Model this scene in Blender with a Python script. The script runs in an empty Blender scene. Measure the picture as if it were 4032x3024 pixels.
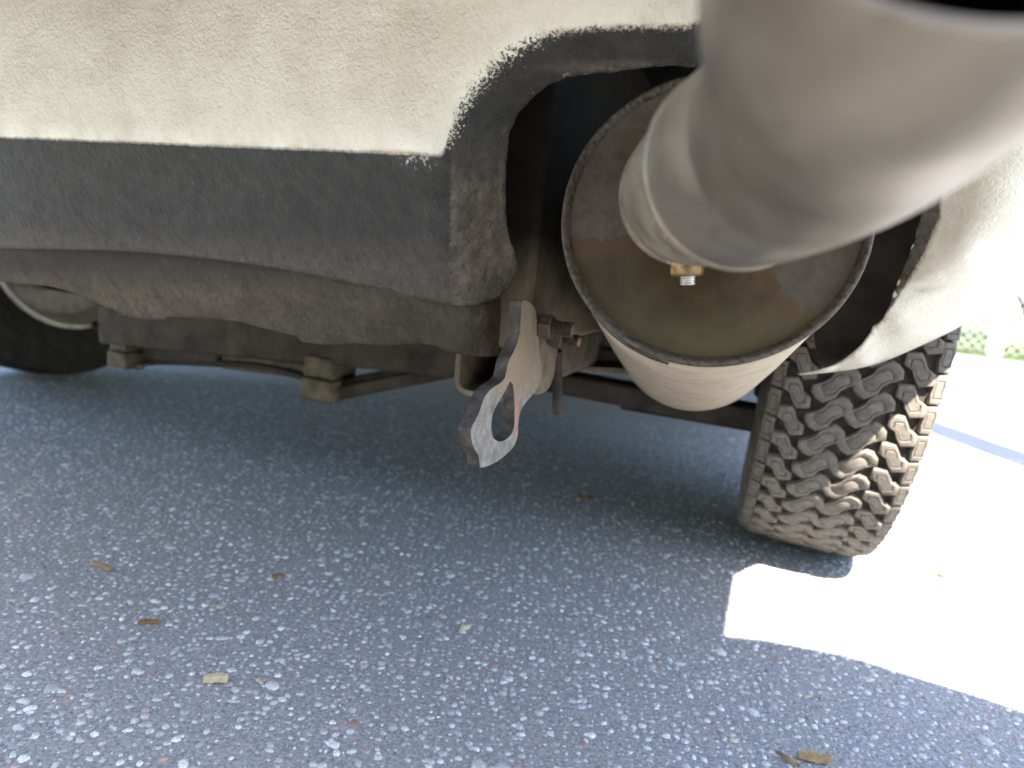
import bpy, bmesh, math, random
import numpy as np
from mathutils import Vector, Matrix, noise
from mathutils.geometry import delaunay_2d_cdt

random.seed(7)
RNG = np.random.default_rng(11)
S = bpy.context.scene
COL = S.collection

# ------------------------------------------------------------------ camera
CAM_H, PITCH, ROLL, FPX = 0.37, math.radians(10.0), math.radians(6.0), 2800.0
fwd = np.array([0, math.cos(PITCH), -math.sin(PITCH)])
_r0 = np.array([1.0, 0, 0]); _u0 = np.cross(_r0, fwd)
right = math.cos(ROLL) * _r0 + math.sin(ROLL) * _u0
up = np.cross(right, fwd)
CPOS = np.array([0, 0, CAM_H])
cd = bpy.data.cameras.new('camera'); cam = bpy.data.objects.new('camera', cd); COL.objects.link(cam)
cam.matrix_world = Matrix(((right[0], up[0], -fwd[0], 0), (right[1], up[1], -fwd[1], 0),
                           (right[2], up[2], -fwd[2], CAM_H), (0, 0, 0, 1)))
cd.sensor_width = 36; cd.lens = 36 * FPX / 4032
cd.clip_start = 0.005; cd.clip_end = 2000
cd.dof.use_dof = True; cd.dof.focus_distance = 0.49; cd.dof.aperture_fstop = 6.2
S.camera = cam

# ------------------------------------------------------------------ car frame and sun
YAW = math.radians(19.6)
U = np.array([math.cos(YAW), -math.sin(YAW), 0]); V = np.array([math.sin(YAW), math.cos(YAW), 0]); Z = np.array([0, 0, 1.0])
SU, SR = 0.35, 0.72
to_sun = SU * U - SR * V + Z; to_sun = to_sun / np.linalg.norm(to_sun)
sl = bpy.data.lights.new('sun', 'SUN'); sl.energy = 5.0; sl.angle = math.radians(0.53); sl.color = (1.0, 0.93, 0.82)
so = bpy.data.objects.new('sun', sl); COL.objects.link(so)
so.rotation_euler = Vector(to_sun).to_track_quat('Z', 'Y').to_euler()
W = bpy.data.worlds.new('World'); S.world = W; W.use_nodes = True
wn = W.node_tree.nodes; wl = W.node_tree.links
sky = wn.new('ShaderNodeTexSky'); sky.sky_type = 'NISHITA'; sky.sun_disc = False
sky.sun_elevation = math.asin(to_sun[2]); sky.sun_rotation = math.atan2(to_sun[0], to_sun[1])
wl.new(sky.outputs[0], wn['Background'].inputs[0]); wn['Background'].inputs[1].default_value = 0.15
S.view_settings.view_transform = 'Standard'; S.view_settings.look = 'None'
S.view_settings.exposure = 3.15; S.view_settings.gamma = 1.0
S.render.engine = 'CYCLES'
S.cycles.use_denoising = True; S.cycles.max_bounces = 7; S.cycles.diffuse_bounces = 5; S.cycles.glossy_bounces = 3
S.cycles.sample_clamp_indirect = 10

# ------------------------------------------------------------------ placing helpers
def P(x, y, d): return CPOS + d * (fwd + right * (x - 2016) / FPX - up * (y - 1512) / FPX)
def K(u, v, z): return u * U + v * V + z * Z
def G(x, y, z=0.0):
    r = P(x, y, 1) - CPOS
    return CPOS + r * (z - CAM_H) / r[2]
def on_u(x, y, u):
    r = P(x, y, 1) - CPOS
    return CPOS + r * ((u - CPOS @ U) / (r @ U))
def on_v(x, y, v):
    r = P(x, y, 1) - CPOS
    return CPOS + r * ((v - CPOS @ V) / (r @ V))
def proj(w):
    q = np.asarray(w) - CPOS; d = q @ fwd
    return 2016 + FPX * (q @ right) / d, 1512 - FPX * (q @ up) / d, d

# ------------------------------------------------------------------ materials
class NT:
    def __init__(s, name):
        s.m = bpy.data.materials.new(name); s.m.use_nodes = True
        s.n = s.m.node_tree.nodes; s.l = s.m.node_tree.links; s.b = s.n['Principled BSDF']
        s.geo = s.n.new('ShaderNodeNewGeometry'); s.pos = s.geo.outputs['Position']
    def put(s, sock, v):
        if hasattr(v, 'is_output'): s.l.new(v, sock)
        elif isinstance(v, (tuple, list)): sock.default_value = tuple(v) + ((1,) if len(v) == 3 and len(sock.default_value) == 4 else ())
        else: sock.default_value = v
    def scale(s, v, vec=None):
        m = s.n.new('ShaderNodeMapping'); s.l.new(vec or s.pos, m.inputs[0]); m.inputs['Scale'].default_value = v; return m.outputs[0]
    def noise(s, sc, det=4, ro=.55, vec=None, dist=0):
        t = s.n.new('ShaderNodeTexNoise'); s.l.new(vec or s.pos, t.inputs['Vector'])
        t.inputs['Scale'].default_value = sc; t.inputs['Detail'].default_value = det; t.inputs['Roughness'].default_value = ro
        t.inputs['Distortion'].default_value = dist; return t.outputs[0]
    def voro(s, sc, feat='F1', out=0, vec=None, rnd=1):
        t = s.n.new('ShaderNodeTexVoronoi'); t.feature = feat; s.l.new(vec or s.pos, t.inputs['Vector'])
        t.inputs['Scale'].default_value = sc; t.inputs['Randomness'].default_value = rnd; return t.outputs[out]
    def attr(s, name, out='Fac'):
        t = s.n.new('ShaderNodeAttribute'); t.attribute_name = name; return t.outputs[out]
    def math(s, op, a, b=0.0, c=None, clamp=False):
        t = s.n.new('ShaderNodeMath'); t.operation = op; t.use_clamp = clamp
        s.put(t.inputs[0], a); s.put(t.inputs[1], b)
        if c is not None: s.put(t.inputs[2], c)
        return t.outputs[0]
    def rng(s, v, a, b, c=0., d=1.):
        t = s.n.new('ShaderNodeMapRange'); s.put(t.inputs[0], v)
        for i, q in enumerate((a, b, c, d)): t.inputs[i + 1].default_value = q
        return t.outputs[0]
    def ramp(s, f, stops):
        t = s.n.new('ShaderNodeValToRGB'); s.l.new(f, t.inputs[0]); e = t.color_ramp.elements
        while len(e) < len(stops): e.new(1.0)
        for q, (p, c) in zip(e, stops): q.position = p; q.color = tuple(c) + (1,) if len(c) == 3 else c
        return t.outputs[0]
    def mix(s, f, a, b, mode='MIX'):
        t = s.n.new('ShaderNodeMix'); t.data_type = 'RGBA'; t.blend_type = mode
        s.put(t.inputs[0], f); s.put(t.inputs[6], a); s.put(t.inputs[7], b); return t.outputs[2]
    def bump(s, h, st=.5, dist=.001, nrm=None):
        t = s.n.new('ShaderNodeBump'); t.inputs['Strength'].default_value = st; t.inputs['Distance'].default_value = dist
        s.put(t.inputs['Height'], h)
        if nrm: s.l.new(nrm, t.inputs['Normal'])
        return t.outputs[0]
    def done(s, col=None, rough=None, metal=None, nrm=None, spec=None):
        for k, v in (('Base Color', col), ('Roughness', rough), ('Metallic', metal), ('Normal', nrm), ('Specular IOR Level', spec)):
            if v is not None: s.put(s.b.inputs[k], v)
        return s.m

def simple(name, c1, c2, sc=60, rough=.7, metal=0., bsc=300, bst=.3, bd=.0008, det=6, spec=.3, lo=.35, hi=.65):
    n = NT(name)
    col = n.ramp(n.noise(sc, det, .6), [(lo, c1), (hi, c2)])
    return n.done(col, rough, metal, n.bump(n.noise(bsc, 5, .6), bst, bd), spec)

def mat_asphalt():
    n = NT('asphalt')
    a = n.noise(300, 6, .75); b = n.noise(3, 4)
    cell = n.voro(130, out=1)                       # random colour per cell: aggregate in the far surface
    ce = n.voro(130, 'DISTANCE_TO_EDGE')
    sep = n.n.new('ShaderNodeSeparateColor'); n.l.new(cell, sep.inputs[0])
    stone = n.ramp(sep.outputs[0], [(0, (.15, .153, .16)), (.5, (.21, .214, .222)), (.86, (.31, .315, .325)), (.93, (.32, .22, .18)), (1, (.34, .29, .22))])
    base = n.ramp(a, [(.34, (.066, .0672, .070)), (.66, (.32, .325, .333))])
    m = n.math('MULTIPLY', n.rng(ce, .01, .25), n.rng(sep.outputs[1], .35, .45))
    col = n.mix(n.math('MULTIPLY', m, .45), base, stone)
    col = n.mix(n.rng(b, .3, .7, 0, .25), col, (.19, .18, .16))
    h = n.math('ADD', n.math('MULTIPLY', a, .8), n.math('MULTIPLY', n.noise(900, 4, .7), .5))
    return n.done(col, .9, 0, n.bump(h, .6, .0022), .2)
def mat_stone():
    n = NT('aggregate_stone')
    col = n.mix(n.rng(n.noise(700, 5, .75), .34, .66, 0, .85), n.attr('Col', 'Color'), (.13, .132, .137), 'MIX')
    return n.done(col, .75, 0, n.bump(n.noise(1400, 3, .6), .35, .0006), .3)
def mat_apron():
    n = NT('cream_paint_over_black_underseal')
    sd = n.attr('black_distance')                    # distance in centimetres to the edge of the underseal, black side positive
    spray = n.attr('spray')
    fine = n.noise(420, 3, .6); mid = n.noise(900, 2, .5); big = n.noise(9, 5, .6)
    # orange-peel cream paint, dusty and water streaked
    st = n.noise(55, 4, .6, n.scale((1.4, 1.4, .28)))
    cream = n.ramp(n.noise(14, 6, .65), [(.3, (.47, .425, .345)), (.52, (.56, .52, .43)), (.75, (.62, .58, .49))])
    cream = n.mix(n.rng(st, .5, .75, 0, .14), cream, (.68, .63, .53))
    cream = n.mix(n.rng(n.noise(130, 6, .7), .5, .72, 0, .35), cream, (.44, .385, .305))
    speck = n.math('LESS_THAN', n.voro(60), .035)
    cream = n.mix(n.math('MULTIPLY', speck, n.rng(n.noise(25, 2), .55, .6)), cream, (.10, .085, .07))
    # pale clean strip just above the edge
    edge = n.math('MULTIPLY', n.rng(sd, -1.6, -.1), n.rng(n.noise(40, 4, .6, n.scale((1, 1, .5))), .38, .62))
    cream = n.mix(n.math('MULTIPLY', edge, .7), cream, (.72, .69, .60))
    rust = n.math('MULTIPLY', n.math('MULTIPLY', n.rng(sd, -.35, -.12), n.rng(sd, -.02, -.06)), n.rng(n.noise(30, 3), .5, .62))
    cream = n.mix(n.math('MULTIPLY', rust, .6), cream, (.42, .27, .12))
    blk = n.ramp(n.noise(75, 6, .7), [(.3, (.016, .0155, .0145)), (.6, (.034, .032, .029)), (.8, (.062, .055, .046))])
    dust = n.attr('dust')
    lump = n.noise(170, 5, .65, n.scale((1, 1, .55)), .6)
    dfac = n.math('MULTIPLY', dust, n.rng(lump, .32, .7, .15, 1.), clamp=True)
    blk = n.mix(dfac, blk, (.125, .105, .08))
    sp2 = n.math('MULTIPLY', n.math('LESS_THAN', n.voro(210), .05), n.math('GREATER_THAN', n.noise(55, 2), .6))
    blk = n.mix(sp2, blk, (.6, .58, .54))
    sp3 = n.math('MULTIPLY', n.math('LESS_THAN', n.voro(120), .05), n.math('GREATER_THAN', n.noise(18, 2), .64))
    blk = n.mix(sp3, blk, (.32, .15, .06))
    # edge: crisp with small chips along the straight line, speckled overspray round the cut-out
    chip = n.math('ADD', n.math('MULTIPLY', n.math('SUBTRACT', n.noise(190, 6, .75, n.scale((1, 1, .6))), .5), .38), sd)
    over = n.math('ADD', n.math('MULTIPLY', n.math('SUBTRACT', n.noise(560, 5, .75), .5), 4.6), sd)
    e = n.math('ADD', n.math('MULTIPLY', chip, n.math('SUBTRACT', 1., spray)), n.math('MULTIPLY', over, spray))
    mk = n.rng(e, -.14, .14)
    scr = n.attr('scrape')
    sc_n = n.math('MULTIPLY', scr, n.rng(n.noise(200, 5, .75, n.scale((1, 1, .7))), .54, .62))
    mk = n.math('MULTIPLY', mk, n.math('SUBTRACT', 1., sc_n, clamp=True))
    col = n.mix(mk, cream, blk)
    h_c = n.math('ADD', n.math('MULTIPLY', fine, .75), n.math('MULTIPLY', n.noise(190, 3, .6, None, .8), .75))
    h_b = n.math('ADD', n.math('MULTIPLY', lump, .7), n.math('ADD', n.math('MULTIPLY', fine, 1.0), n.math('MULTIPLY', n.noise(240, 4, .65, n.scale((1, 1, .6)), .5), 1.5)))
    h = n.math('ADD', n.math('MULTIPLY', h_c, n.math('SUBTRACT', 1., mk)), n.math('MULTIPLY', h_b, mk))
    rough = n.math('ADD', .5, n.math('MULTIPLY', mk, .2))
    return n.done(col, rough, 0, n.bump(h, .75, .0020), .28)
def mat_tray():
    n = NT('dusty_black_underseal')
    lump = n.noise(230, 5, .7, n.scale((1, 1, .6)), .8)
    blk = n.ramp(n.noise(70, 6, .7), [(.3, (.014, .0125, .011)), (.7, (.03, .026, .022))])
    dust = n.attr('dust')
    d = n.math('MULTIPLY', dust, n.rng(lump, .3, .62, .25, 1.), clamp=True)
    col = n.mix(d, blk, n.ramp(n.noise(40, 5), [(.3, (.10, .078, .05)), (.7, (.20, .16, .105))]))
    sp2 = n.math('MULTIPLY', n.math('LESS_THAN', n.voro(230), .05), n.math('GREATER_THAN', n.noise(60, 2), .6))
    col = n.mix(sp2, col, (.6, .58, .54))
    return n.done(col, .8, 0, n.bump(n.math('ADD', lump, n.math('MULTIPLY', n.noise(600, 3), .3)), .8, .003), .2)
def mat_cap():
    n = NT('stained_muffler_end')
    x = n.attr('cap_x'); y = n.attr('cap_y')
    wob = n.math('MULTIPLY', n.math('SUBTRACT', n.noise(38, 5, .6), .5), .055)
    # dry silver areas: upper left, and a patch on the right; the rest is wet with an old brown film
    up_ = n.math('ADD', n.math('ADD', y, n.math('MULTIPLY', n.math('ABSOLUTE', x), .25)), wob)
    ddx = n.math('DIVIDE', n.math('SUBTRACT', n.math('ADD', x, wob), .064), .030); ddy = n.math('DIVIDE', n.math('ADD', n.math('ADD', y, n.math('MULTIPLY', wob, .7)), .034), .032)
    rr2 = n.math('ADD', n.math('MULTIPLY', ddx, ddx), n.math('MULTIPLY', ddy, ddy))
    dry = n.math('MAXIMUM', n.rng(up_, .006, .009), n.math('MULTIPLY', n.rng(rr2, 1.0, .86), .75))
    halo = n.math('MULTIPLY', n.rng(rr2, 2.0, 1.05), n.rng(rr2, .8, 1.0))
    film = n.ramp(n.noise(48, 8, .75, None, .7), [(.3, (.020, .0125, .004)), (.55, (.038, .0265, .0095)), (.75, (.054, .040, .0155))])
    ring = n.math('MULTIPLY', n.rng(up_, -.012, .002), n.rng(up_, .012, .006))
    film = n.mix(n.math('MULTIPLY', n.math('MAXIMUM', ring, halo), .75), film, (.062, .032, .011))
    grey = n.ramp(n.noise(120, 6, .7), [(.3, (.044, .035, .025)), (.7, (.08, .066, .050))])
    col = n.mix(dry, film, grey)
    low = n.rng(y, -.05, -.085)
    col = n.mix(n.math('MULTIPLY', low, .5), col, (.085, .07, .032))
    r = n.math('ADD', .5, n.math('MULTIPLY', dry, .14))
    return n.done(col, r, .0, n.bump(n.noise(260, 5, .7), .25, .0007), .22)
def mat_shell():
    n = NT('dusty_muffler_steel')
    al = n.noise(45, 6, .65, n.scale((1, 1, 1)), .4)
    col = n.ramp(al, [(.3, (.34, .265, .18)), (.55, (.45, .36, .255)), (.75, (.54, .44, .325))])
    col = n.mix(n.rng(n.noise(160, 6, .75), .58, .75, 0, .5), col, (.26, .185, .115))
    return n.done(col, .6, .05, n.bump(n.noise(500, 5, .6), .25, .0006), .4)
def mat_pipe():
    n = NT('tarnished_steel_pipe')
    t = n.noise(42, 6, .65, None, .5)
    col = n.ramp(t, [(.28, (.075, .062, .043)), (.45, (.14, .118, .085)), (.62, (.20, .17, .125)), (.8, (.26, .21, .12))])
    scr = n.noise(90, 4, .7, n.scale((.25, 1, 1)))
    col = n.mix(n.rng(scr, .62, .70, 0, .75), col, (.055, .05, .046))
    dr = n.math('LESS_THAN', n.voro(190), .22)
    col = n.mix(n.math('MULTIPLY', dr, n.rng(n.noise(35, 2), .52, .6, 0, .5)), col, (.55, .5, .36))
    return n.done(col, .45, .3, n.bump(n.noise(350, 4), .25, .0005), .5)
def mat_hook():
    n = NT('worn_primed_steel')
    p = n.noise(90, 6, .7)
    grey = n.ramp(p, [(.3, (.11, .096, .085)), (.5, (.21, .187, .168)), (.72, (.33, .30, .275))])
    pm = n.attr('primer')
    pk = n.math('MULTIPLY', pm, n.rng(n.noise(150, 5, .7), .22, .45), clamp=True)
    col = n.mix(pk, grey, n.ramp(n.noise(240, 4), [(.3, (.29, .15, .115)), (.7, (.40, .235, .19))]))
    dm = n.attr('dusty')
    col = n.mix(n.math('MULTIPLY', dm, n.rng(n.noise(120, 5, .7), .25, .6, .45, 1.)), col, (.27, .215, .15))
    rs = n.math('MULTIPLY', n.rng(n.noise(70, 5, .7, n.scale((1, 1, .4))), .60, .68), .8)
    col = n.mix(rs, col, (.17, .085, .035))
    pit = n.math('LESS_THAN', n.voro(170), .11)
    col = n.mix(n.math('MULTIPLY', pit, n.rng(n.noise(60, 2), .56, .62)), col, (.03, .026, .022))
    return n.done(col, .7, .1, n.bump(n.math('ADD', n.noise(230, 6, .7), n.math('MULTIPLY', n.noise(70, 4), 1.6)), .9, .003), .3)
def mat_rubber():
    n = NT('dusty_tyre_rubber')
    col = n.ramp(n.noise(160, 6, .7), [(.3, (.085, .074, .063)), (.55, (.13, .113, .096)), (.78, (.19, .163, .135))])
    return n.done(col, .72, 0, n.bump(n.noise(700, 4), .2, .0006), .35)

MAT = dict(
    asphalt=mat_asphalt(), stone=mat_stone(), apron=mat_apron(), tray=mat_tray(), cap=mat_cap(), shell=mat_shell(),
    pipe=mat_pipe(), hook=mat_hook(), rubber=mat_rubber(),
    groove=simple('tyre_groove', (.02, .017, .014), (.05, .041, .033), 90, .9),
    sidewall=simple('tyre_sidewall', (.05, .042, .034), (.11, .092, .074), 60, .8),
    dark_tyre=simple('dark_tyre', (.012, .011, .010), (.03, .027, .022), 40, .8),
    rim=simple('wheel_rim_paint', (.42, .40, .34), (.62, .6, .53), 50, .35, .2),
    under=simple('dusty_underbody', (.018, .0135, .0095), (.055, .042, .029), 26, .8, 0, 200, .5, .0015),
    rail=simple('beige_dusty_chassis', (.085, .068, .048), (.18, .148, .108), 45, .8, 0, 260, .4, .001),
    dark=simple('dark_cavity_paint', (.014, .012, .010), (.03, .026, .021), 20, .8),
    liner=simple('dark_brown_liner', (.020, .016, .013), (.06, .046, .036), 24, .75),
    rail_wall=None,
    plate=simple('pale_spring_plate', (.06, .047, .03), (.13, .105, .067), 50, .8, 0, 160, .6, .002),
    bolt=simple('rusty_bolt_steel', (.055, .045, .038), (.12, .085, .06), 160, .55, .5, 600, .3, .0006),
    boltend=simple('bolt_end_rust', (.16, .11, .07), (.30, .20, .13), 160, .7, .2),
    dark_edge=simple('dark_plate_edge', (.022, .0185, .016), (.075, .062, .053), 90, .8, .1, 260, .6, .0012),  # hook plate edges, darker than the faces
    zinc=simple('yellow_zinc_nut', (.09, .05, .022), (.24, .16, .075), 220, .38, .7, 600, .2, .0004),
    brass=simple('bare_bolt_thread', (.42, .41, .38), (.62, .6, .56), 300, .35, .8),
    seam=simple('dirty_rolled_seam', (.022, .017, .012), (.10, .078, .055), 330, .6, .3, 400, .8, .001, 6, .4),
    cream=simple('cream_car_paint', (.54, .48, .39), (.64, .58, .48), 12, .4, 0, 300, .15),
    chrome=simple('chrome_bumper_steel', (.6, .6, .6), (.7, .7, .7), 8, .12, 1.),
    glass=simple('dark_glass', (.02, .025, .03), (.03, .035, .04), 3, .08, 0., 50, 0.),
    white=simple('white_van_paint', (.72, .72, .7), (.8, .8, .78), 4, .35, 0, 200, .05),
    fence=simple('white_fence_paint', (.7, .7, .68), (.8, .8, .78), 10, .5),
    wire=simple('galvanised_wire', (.38, .38, .37), (.5, .5, .48), 40, .5, .4),
    wood=simple('dry_wood_chip', (.17, .11, .05), (.30, .215, .115), 140, .8, 0, 500, .6, .001),
    palewood=simple('pale_wood_chip', (.30, .25, .15), (.42, .37, .25), 180, .8, 0, 500, .6, .001),
    leaf=simple('dead_leaf', (.09, .045, .014), (.18, .10, .035), 120, .7, 0, 300, .5),
    twig=simple('brown_twig', (.10, .065, .04), (.26, .18, .1), 150, .8),
    grass=simple('sunlit_grass', (.03, .05, .010), (.065, .08, .018), 2.5, .8, 0, 60, .5, .02),
    blade=simple('grass_blade', (.025, .05, .008), (.06, .085, .018), 6, .6),
    foliage=simple('leaf_green', (.035, .06, .018), (.09, .12, .035), 6, .6),
    bark=simple('tree_bark', (.09, .065, .045), (.2, .15, .11), 20, .9, 0, 40, .8, .02),
    wall=simple('pale_render', (.5, .5, .47), (.6, .6, .57), 2, .8),
    roof=simple('green_roof', (.04, .16, .11), (.06, .22, .15), 3, .6),
)

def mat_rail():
    n = NT('dusty_rail_with_painted_shade')
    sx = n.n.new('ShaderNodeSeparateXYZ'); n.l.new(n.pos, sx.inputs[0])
    z = n.math('ADD', sx.outputs[2], n.math('MULTIPLY', n.math('SUBTRACT', n.noise(18, 5, .65), .5), .10))  # rail turns black with height: cavity shade painted over the dusty beige
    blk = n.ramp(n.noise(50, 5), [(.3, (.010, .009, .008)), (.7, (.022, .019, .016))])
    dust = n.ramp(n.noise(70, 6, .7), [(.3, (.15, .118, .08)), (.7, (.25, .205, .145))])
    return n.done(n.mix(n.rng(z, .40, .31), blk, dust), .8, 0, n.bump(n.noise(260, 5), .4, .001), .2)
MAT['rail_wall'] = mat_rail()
def mat_sleeve():
    n = NT('dull_grey_pipe_sleeve')
    col = n.ramp(n.noise(16, 5, .6, None, .6), [(.3, (.11, .090, .067)), (.5, (.165, .14, .108)), (.72, (.225, .193, .152))])
    col = n.mix(n.rng(n.noise(60, 5, .7), .6, .75, 0, .5), col, (.07, .057, .042))
    scuff = n.noise(55, 6, .75, n.scale((.3, 1, 1)), .6)
    col = n.mix(n.rng(scuff, .60, .68, 0, .6), col, (.06, .05, .04))
    rough = n.rng(n.noise(30, 5, .7), .3, .7, .28, .5)
    return n.done(col, rough, .6, n.bump(n.noise(300, 5, .7), .3, .0006), .5)
MAT['sleeve'] = mat_sleeve()

# ------------------------------------------------------------------ mesh helpers
CAR_L = K(0.0, 1.14, 0.0)
def tag(o, label=None, cat=None, group=None, kind=None):
    for k, v in (('label', label), ('category', cat), ('group', group), ('kind', kind)):
        if v: o[k] = v
    return o
def empty(name, loc):
    o = bpy.data.objects.new(name, None); COL.objects.link(o); o.location = tuple(loc); o.empty_display_size = .1
    return o
def root_of(o):
    while o.parent: o = o.parent
    return o
def mesh(name, verts, faces, mat, parent=None, smooth=35, loc=None, attrs=None):
    """verts are world coordinates; the mesh is stored relative to its thing's base"""
    base = np.array(root_of(parent).location) if parent else (np.array(loc) if loc is not None else np.zeros(3))
    me = bpy.data.meshes.new(name)
    me.from_pydata([tuple(np.asarray(v, float) - base) for v in verts], [], [tuple(int(i) for i in f) for f in faces])
    me.validate(); me.update()
    if smooth:
        me.polygons.foreach_set('use_smooth', [True] * len(me.polygons))
        me.set_sharp_from_angle(angle=math.radians(smooth))
    for k, v in (attrs or {}).items():
        a = me.attributes.new(k, 'FLOAT', 'POINT'); a.data.foreach_set('value', np.asarray(v, np.float32))
    me.materials.append(MAT[mat])
    o = bpy.data.objects.new(name, me); COL.objects.link(o)
    if parent: o.parent = parent
    else: o.location = tuple(base)
    return o
def fix_normals(o):
    bm = bmesh.new(); bm.from_mesh(o.data); bmesh.ops.recalc_face_normals(bm, faces=bm.faces); bm.to_mesh(o.data); bm.free(); return o
def bev(o, w=.002, seg=2):
    m = o.modifiers.new('bevel', 'BEVEL'); m.width = w; m.segments = seg; m.limit_method = 'ANGLE'; m.angle_limit = math.radians(40); return o
def ring_frame(t, ref):
    t = t / np.linalg.norm(t); a = ref - t * (ref @ t)
    if np.linalg.norm(a) < 1e-4: a = U - t * (U @ t)
    a /= np.linalg.norm(a); return t, a, np.cross(t, a)
def tube_geo(path, radii, n=32, cap=(True, True), ref=Z):
    path = [np.asarray(p, float) for p in path]; vs = []; fs = []
    if np.isscalar(radii): radii = [radii] * len(path)
    for i, p in enumerate(path):
        t = path[min(i + 1, len(path) - 1)] - path[max(i - 1, 0)]
        t, a, b = ring_frame(t, np.asarray(ref, float))
        for k in range(n):
            th = 2 * math.pi * k / n; vs.append(p + radii[i] * (math.cos(th) * a + math.sin(th) * b))
    for i in range(len(path) - 1):
        for k in range(n):
            fs.append((i * n + k, i * n + (k + 1) % n, (i + 1) * n + (k + 1) % n, (i + 1) * n + k))
    if cap[0]: fs.append(tuple(range(n))[::-1])
    if cap[1]: fs.append(tuple((len(path) - 1) * n + k for k in range(n)))
    return vs, fs
def tube(name, path, radii, mat, parent, n=32, cap=(True, True), ref=Z, loc=None):
    return fix_normals(mesh(name, *tube_geo(path, radii, n, cap, ref), mat, parent, loc=loc))
def lathe_geo(c, axis, prof, n=64, ref=Z, closed=False):
    """prof: list of (distance along axis, radius)"""
    t, a, b = ring_frame(np.asarray(axis, float), np.asarray(ref, float)); vs = []; fs = []
    for (s, r) in prof:
        for k in range(n):
            th = 2 * math.pi * k / n; vs.append(c + t * s + r * (math.cos(th) * a + math.sin(th) * b))
    m = len(prof)
    for i in range(m if closed else m - 1):
        j = (i + 1) % m
        for k in range(n): fs.append((i * n + k, i * n + (k + 1) % n, j * n + (k + 1) % n, j * n + k))
    return vs, fs
def box_geo(c, ax, ay, az, sx, sy, sz):
    c = np.asarray(c, float)
    vs = [c + ax * sx * i / 2 + ay * sy * j / 2 + az * sz * k / 2 for i in (-1, 1) for j in (-1, 1) for k in (-1, 1)]
    return vs, [(0, 1, 3, 2), (4, 6, 7, 5), (0, 4, 5, 1), (2, 3, 7, 6), (0, 2, 6, 4), (1, 5, 7, 3)]
def box(name, c, ax, ay, az, s, mat, parent, bv=.003, loc=None):
    return bev(fix_normals(mesh(name, *box_geo(c, ax, ay, az, *s), mat, parent, loc=loc)), bv)
def carbox(name, u, v, z, mat, parent, bv=.003):
    return box(name, K(sum(u) / 2, sum(v) / 2, sum(z) / 2), U, V, Z, (u[1] - u[0], v[1] - v[0], z[1] - z[0]), mat, parent, bv)
def slab(name, pts, off, mat, parent, holes=(), bv=.0012, attrs=None, loc=None, side=None, grid=0.0):
    """extruded outline; pts world points in one plane, off = thickness vector"""
    o0 = np.asarray(pts[0], float); nrm = np.asarray(off) / np.linalg.norm(off)
    ex = np.asarray(pts[1], float) - o0; ex = ex - nrm * (ex @ nrm); ex /= np.linalg.norm(ex); ey = np.cross(nrm, ex)
    allp = [list(pts)] + [list(h) for h in holes]
    co = []; ed = []
    for lp in allp:
        s = len(co)
        for p in lp: q = np.asarray(p, float) - o0; co.append(Vector((q @ ex, q @ ey)))
        ed += [(s + i, s + (i + 1) % len(lp)) for i in range(len(lp))]
    if grid:
        A_ = np.array([tuple(p) for p in co]); n0 = len(allp[0]); lo, hi = A_.min(0), A_.max(0)
        gx, gy = np.meshgrid(np.arange(lo[0], hi[0], grid), np.arange(lo[1], hi[1], grid)); g_ = np.stack([gx.ravel(), gy.ravel()], 1)
        g_ = g_ + np.random.default_rng(1).uniform(-.25, .25, g_.shape) * grid
        ok = pip(g_, A_[:n0]); s_ = n0
        for h in allp[1:]: ok &= ~pip(g_, A_[s_:s_ + len(h)]); s_ += len(h)
        ok &= np.min(np.linalg.norm(g_[:, None] - A_[None], axis=2), axis=1) > grid * .6
        co += [Vector(p) for p in g_[ok]]
    v2, e2, f2, *_ = delaunay_2d_cdt(co, ed, [], 2 if holes else 1, 1e-6)
    if holes:
        def inside(p, poly):
            r = False; j = len(poly) - 1
            for i in range(len(poly)):
                a, b = poly[i], poly[j]
                if (a[1] > p[1]) != (b[1] > p[1]) and p[0] < (b[0] - a[0]) * (p[1] - a[1]) / (b[1] - a[1]) + a[0]: r = not r
                j = i
            return r
        polys = []; s = 0
        for lp in allp: polys.append(co[s:s + len(lp)]); s += len(lp)
        keep = []
        for f in f2:
            # triangulate n-gons
            for k in range(1, len(f) - 1):
                tri = (f[0], f[k], f[k + 1]); m = sum((v2[i] for i in tri), Vector((0, 0))) / 3
                if inside(m, polys[0]) and not any(inside(m, h) for h in polys[1:]): keep.append(tri)
        f2 = keep
    n = len(v2)
    vs = [o0 + ex * p.x + ey * p.y for p in v2]; vs += [p + np.asarray(off) for p in vs]
    fs = [tuple(f) for f in f2] + [tuple(i + n for i in f)[::-1] for f in f2]
    cnt = {}
    for f in f2:
        for i in range(len(f)):
            e = (f[i], f[(i + 1) % len(f)]); cnt[e] = 1
    for (a, b) in list(cnt):
        if (b, a) not in cnt: fs.append((b, a, a + n, b + n))
    at = {k: fn(vs) for k, fn in attrs.items()} if attrs else None
    o = fix_normals(mesh(name, vs, fs, mat, parent, smooth=30, attrs=at, loc=loc))
    if side:
        o.data.materials.append(MAT[side])
        for f in o.data.polygons:
            if abs(Vector(nrm).dot(f.normal)) < .5: f.material_index = 1
    return bev(o, bv, 2) if bv else o

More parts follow.
